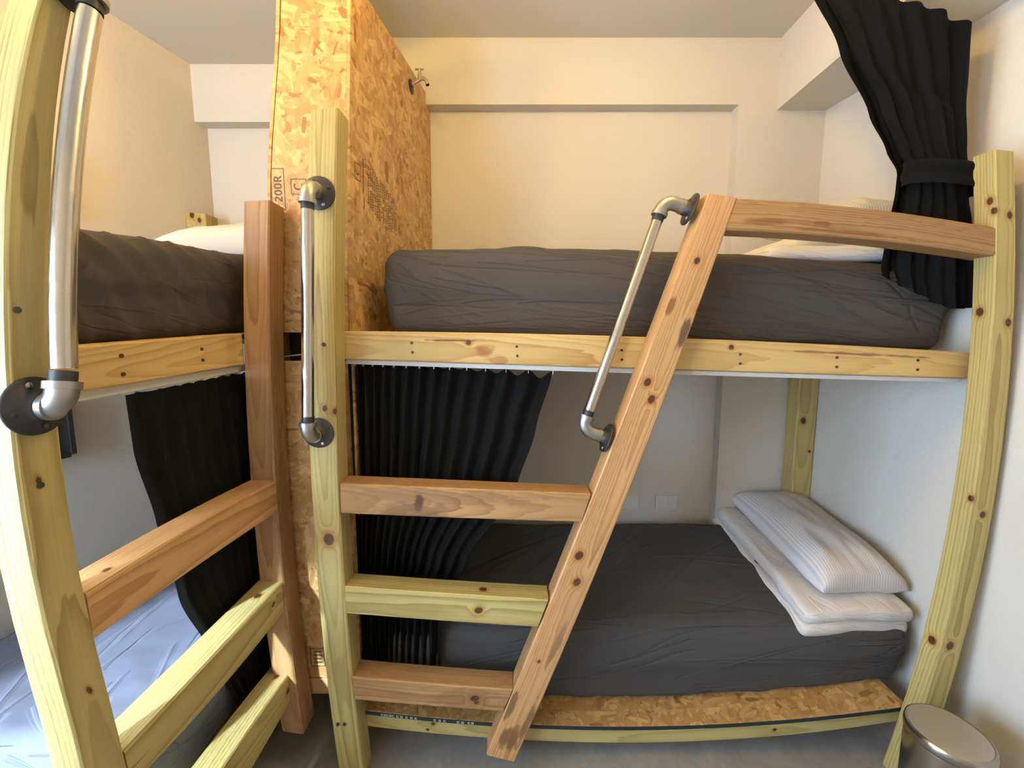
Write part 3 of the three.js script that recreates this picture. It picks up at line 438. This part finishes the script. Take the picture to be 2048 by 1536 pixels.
{
  const t = thing('pillow', 'white pillow at the far end of the upper left bunk', 'pillow', [-0.68, 1.86, -0.6]); t.rotation.set(0.1, 0.1, 0.05, 'YXZ');
  part('pillowcase', pillowGeo(0.5, 0.34, 0.1, 8), linen(14), t);
}

// ---------------------------------------------------------------- black curtains
{ // lower right bunk: pleated, pushed to the left and swept back towards the post
  const t = thing('curtain', 'black pleated curtain pushed to the left of the lower right bunk', 'curtain', [0.3, 1.4, -0.13]);
  const edge = table([[0, 0.645], [0.18, 0.59], [0.37, 0.525], [0.62, 0.346], [0.78, 0.258], [1, 0.25]]);
  const ph = (u) => 14 * Math.log(1 + 2.4 * u) / Math.log(3.4), Y0 = (x) => lerp(1.414, 1.384, (x + 0.03) / 0.675);
  const g = cloth((u, v) => { const R = edge(v)[1], x = lerp(-0.035, R, u), c = 0.5 + 0.5 * Math.cos(2 * Math.PI * ph(u)); const top = Y0(lerp(-0.035, 0.645, u)) - (1 - c) * lerp(0.004, 0.03, u * u) * (1 - v); return [x, lerp(top, 0.30, v), -0.14 - 0.01 * v]; },
    (u, v) => { const s = Math.cos(2 * Math.PI * ph(u)), pinch = smooth(0, 0.12, v); return lerp(0.012, 0.013, pinch) * s + 0.005 * Math.sin(2 * Math.PI * ph(u) * 0.5 + 5 * v) * pinch + 0.01 * noise3(u * 5, v * 3, 2) * pinch; }, [0, 0, 1], 260, 60);
  part('panel', rel(g, t), curtainMat, t);
  const hg = [], hx = []; for (let k = 0; k < 15; k++) { const u = (Math.pow(3.4, k / 14) - 1) / 2.4, x = lerp(-0.035, 0.645, u); const r = new THREE.TorusGeometry(0.007, 0.0013, 6, 14).rotateY(Math.PI / 2).translate(x, Y0(x) - 0.003, -0.118); part('hook', rel(r, t), M.white, t); }
}
{ // lower left bunk
  const t = thing('curtain', 'black curtain hanging half drawn across the lower left bunk', 'curtain', [-0.37, 1.38, 0.1]);
  const edge = table([[0, 0.315], [0.12, 0.31], [0.3, 0.268], [0.5, 0.222], [0.7, 0.14], [1, 0.03]]);
  const g = cloth((u, v) => { const Z1 = edge(v)[1]; return [-0.366, lerp(lerp(1.385, 1.37, u) - 0.004 * Math.abs(Math.sin(30 * u)), 0.26, v), lerp(-0.15, Z1, u)]; },
    (u, v) => (0.006 + 0.003 * v) * Math.sin(2 * Math.PI * 8.5 * u + 1.5 * noise3(u * 3, v * 2, 4)) + 0.008 * noise3(u * 6, v * 3, 9), [1, 0, 0], 160, 50);
  part('panel', rel(g, t), curtainMat, t);
}
{ // upper right bunk: long curtain tied back at the right post
  const t = thing('curtain', 'long black curtain tied back beside the right post of the upper bunk', 'curtain', [1.85, 2.5, -0.11]);
  const rows = table([[0, 1.405, 1.885], [0.22, 1.525, 1.905], [0.42, 1.635, 1.93], [0.54, 1.70, 1.95], [0.61, 1.742, 1.955], [0.68, 1.742, 1.97], [0.8, 1.73, 1.99], [0.93, 1.722, 2.005], [1, 1.742, 2.012]]);
  const body = (u, v) => { const [, a, b] = rows(v); const yt = lerp(2.58, 2.43, u), yb = lerp(1.66, 1.59, smooth(0, 0.6, u)); return [lerp(a, b, u), lerp(yt, yb, v), -0.115]; };
  const pl = (u, v) => { const tie = 1 - 0.65 * Math.exp(-Math.pow((v - 0.56) / 0.09, 2)); return tie * (0.007 * Math.cos(2 * Math.PI * (6.2 * u + 0.25 * Math.sin(3 * v))) + 0.008 * noise3(u * 9, v * 2.5, 3)) + 0.035 * Math.sin(Math.PI * u) * (v > 0.3 ? 0.7 : 0.4); };
  part('panel', rel(cloth(body, pl, [0, 0, 1], 150, 90), t), curtainMat, t);
  part('panel_back', rel(cloth((u, v) => { const q = body(u, v); return [q[0], q[1], q[2] - 0.03]; }, (u, v) => -0.4 * pl(u, v), [0, 0, 1], 80, 60), t), curtainMat, t);
  const band = cloth((u, v) => { const x = lerp(1.728, 1.962, 0.5 - 0.5 * Math.cos(u * 2 * Math.PI)), z = -0.115 + 0.055 * Math.sin(u * 2 * Math.PI) + 0.012; return [x, lerp(2.035, 1.965, v) - 0.03 * (x - 1.73) / 0.23, z]; }, (u, v) => 0.004 * Math.sin(v * 9), [0, 0, 1], 60, 8);
  part('tieback', rel(band, t), curtainMat, t, 'black cloth tieback');
  part('hook', rel(new THREE.TorusGeometry(0.012, 0.003, 8, 16).translate(1.962, 1.95, -0.09), t), M.white, t, 'white tieback hook');
}

// ---------------------------------------------------------------- small things
{
  const t = thing('waste_bin', 'small round stainless steel waste bin with lid by the right post', 'waste bin', [1.79, 0, 0.16]);
  const lathe = (a) => new THREE.LatheGeometry(a.map(([x, y]) => new THREE.Vector2(x, y)), 56);
  part('body', lathe([[0, 0.001], [0.093, 0.001], [0.096, 0.012], [0.096, 0.318], [0.0955, 0.322]]), M.binSteel, t);
  part('base_ring', lathe([[0.09, 0], [0.099, 0], [0.1, 0.012], [0.096, 0.016]]), M.iron, t, 'black plastic base ring');
  part('lid', lathe([[0, 0.352], [0.07, 0.352], [0.086, 0.3505], [0.0885, 0.349]]), M.binLid, t);
  part('rim', lathe([[0.0955, 0.324], [0.0985, 0.326], [0.0995, 0.336], [0.097, 0.348], [0.092, 0.352], [0.088, 0.349]]), M.binSteel, t, 'polished steel rim');
  part('seam', lathe([[0.0945, 0.3205], [0.0945, 0.3245]]), M.iron, t);
  part('pedal', box(-0.02, 0.02, 0.008, 0.016, 0.09, 0.135, 0.003), M.iron, t);
}
function wallBox(label, y, z0, z1) {
  const t = thing('wall_box', label, 'box', [wallX((z0 + z1) / 2), y, (z0 + z1) / 2], 'black boxes on the left wall'); t.rotation.y = Math.atan(-0.257);
  const w = z1 - z0, h = 0.19, d = 0.06, s = 0.016;
  part('back', box(0.001, 0.008, -h / 2, h / 2, -w / 2, w / 2), M.black, t);
  for (const k of [-1, 1]) { part('frame_side', box(0.001, d, -h / 2, h / 2, k * w / 2 - s / 2, k * w / 2 + s / 2, 0.002), M.boxBlack, t); part('frame_board', box(0.001, d, k * h / 2 - s / 2, k * h / 2 + s / 2, -w / 2 + s / 2, w / 2 - s / 2, 0.002), M.boxBlack, t); }
}
wallBox('open black wall box above the lower left mattress', 1.18, -0.2, 0.06);
wallBox('open black wall box above the upper left mattress', 1.99, -0.2, 0.06);
for (const [x, lab] of [[1.115, 'white socket plate low on the lower bunk back wall, nearer the ladder rail'], [1.315, 'white socket plate low on the lower bunk back wall, nearer the pillow']]) {
  const t = thing('wall_socket', lab, 'socket', [x, 0.64, zBack]);
  part('plate', box(-0.058, 0.058, -0.036, 0.036, 0, 0.008, 0.003), M.white, t);
  for (const k of [-1, 1]) part('outlet', box(k * 0.026 - 0.018, k * 0.026 + 0.018, -0.024, 0.024, 0.008, 0.0105, 0.001), M.white, t);
}
shade(scene);
renderer.render(scene, camera);
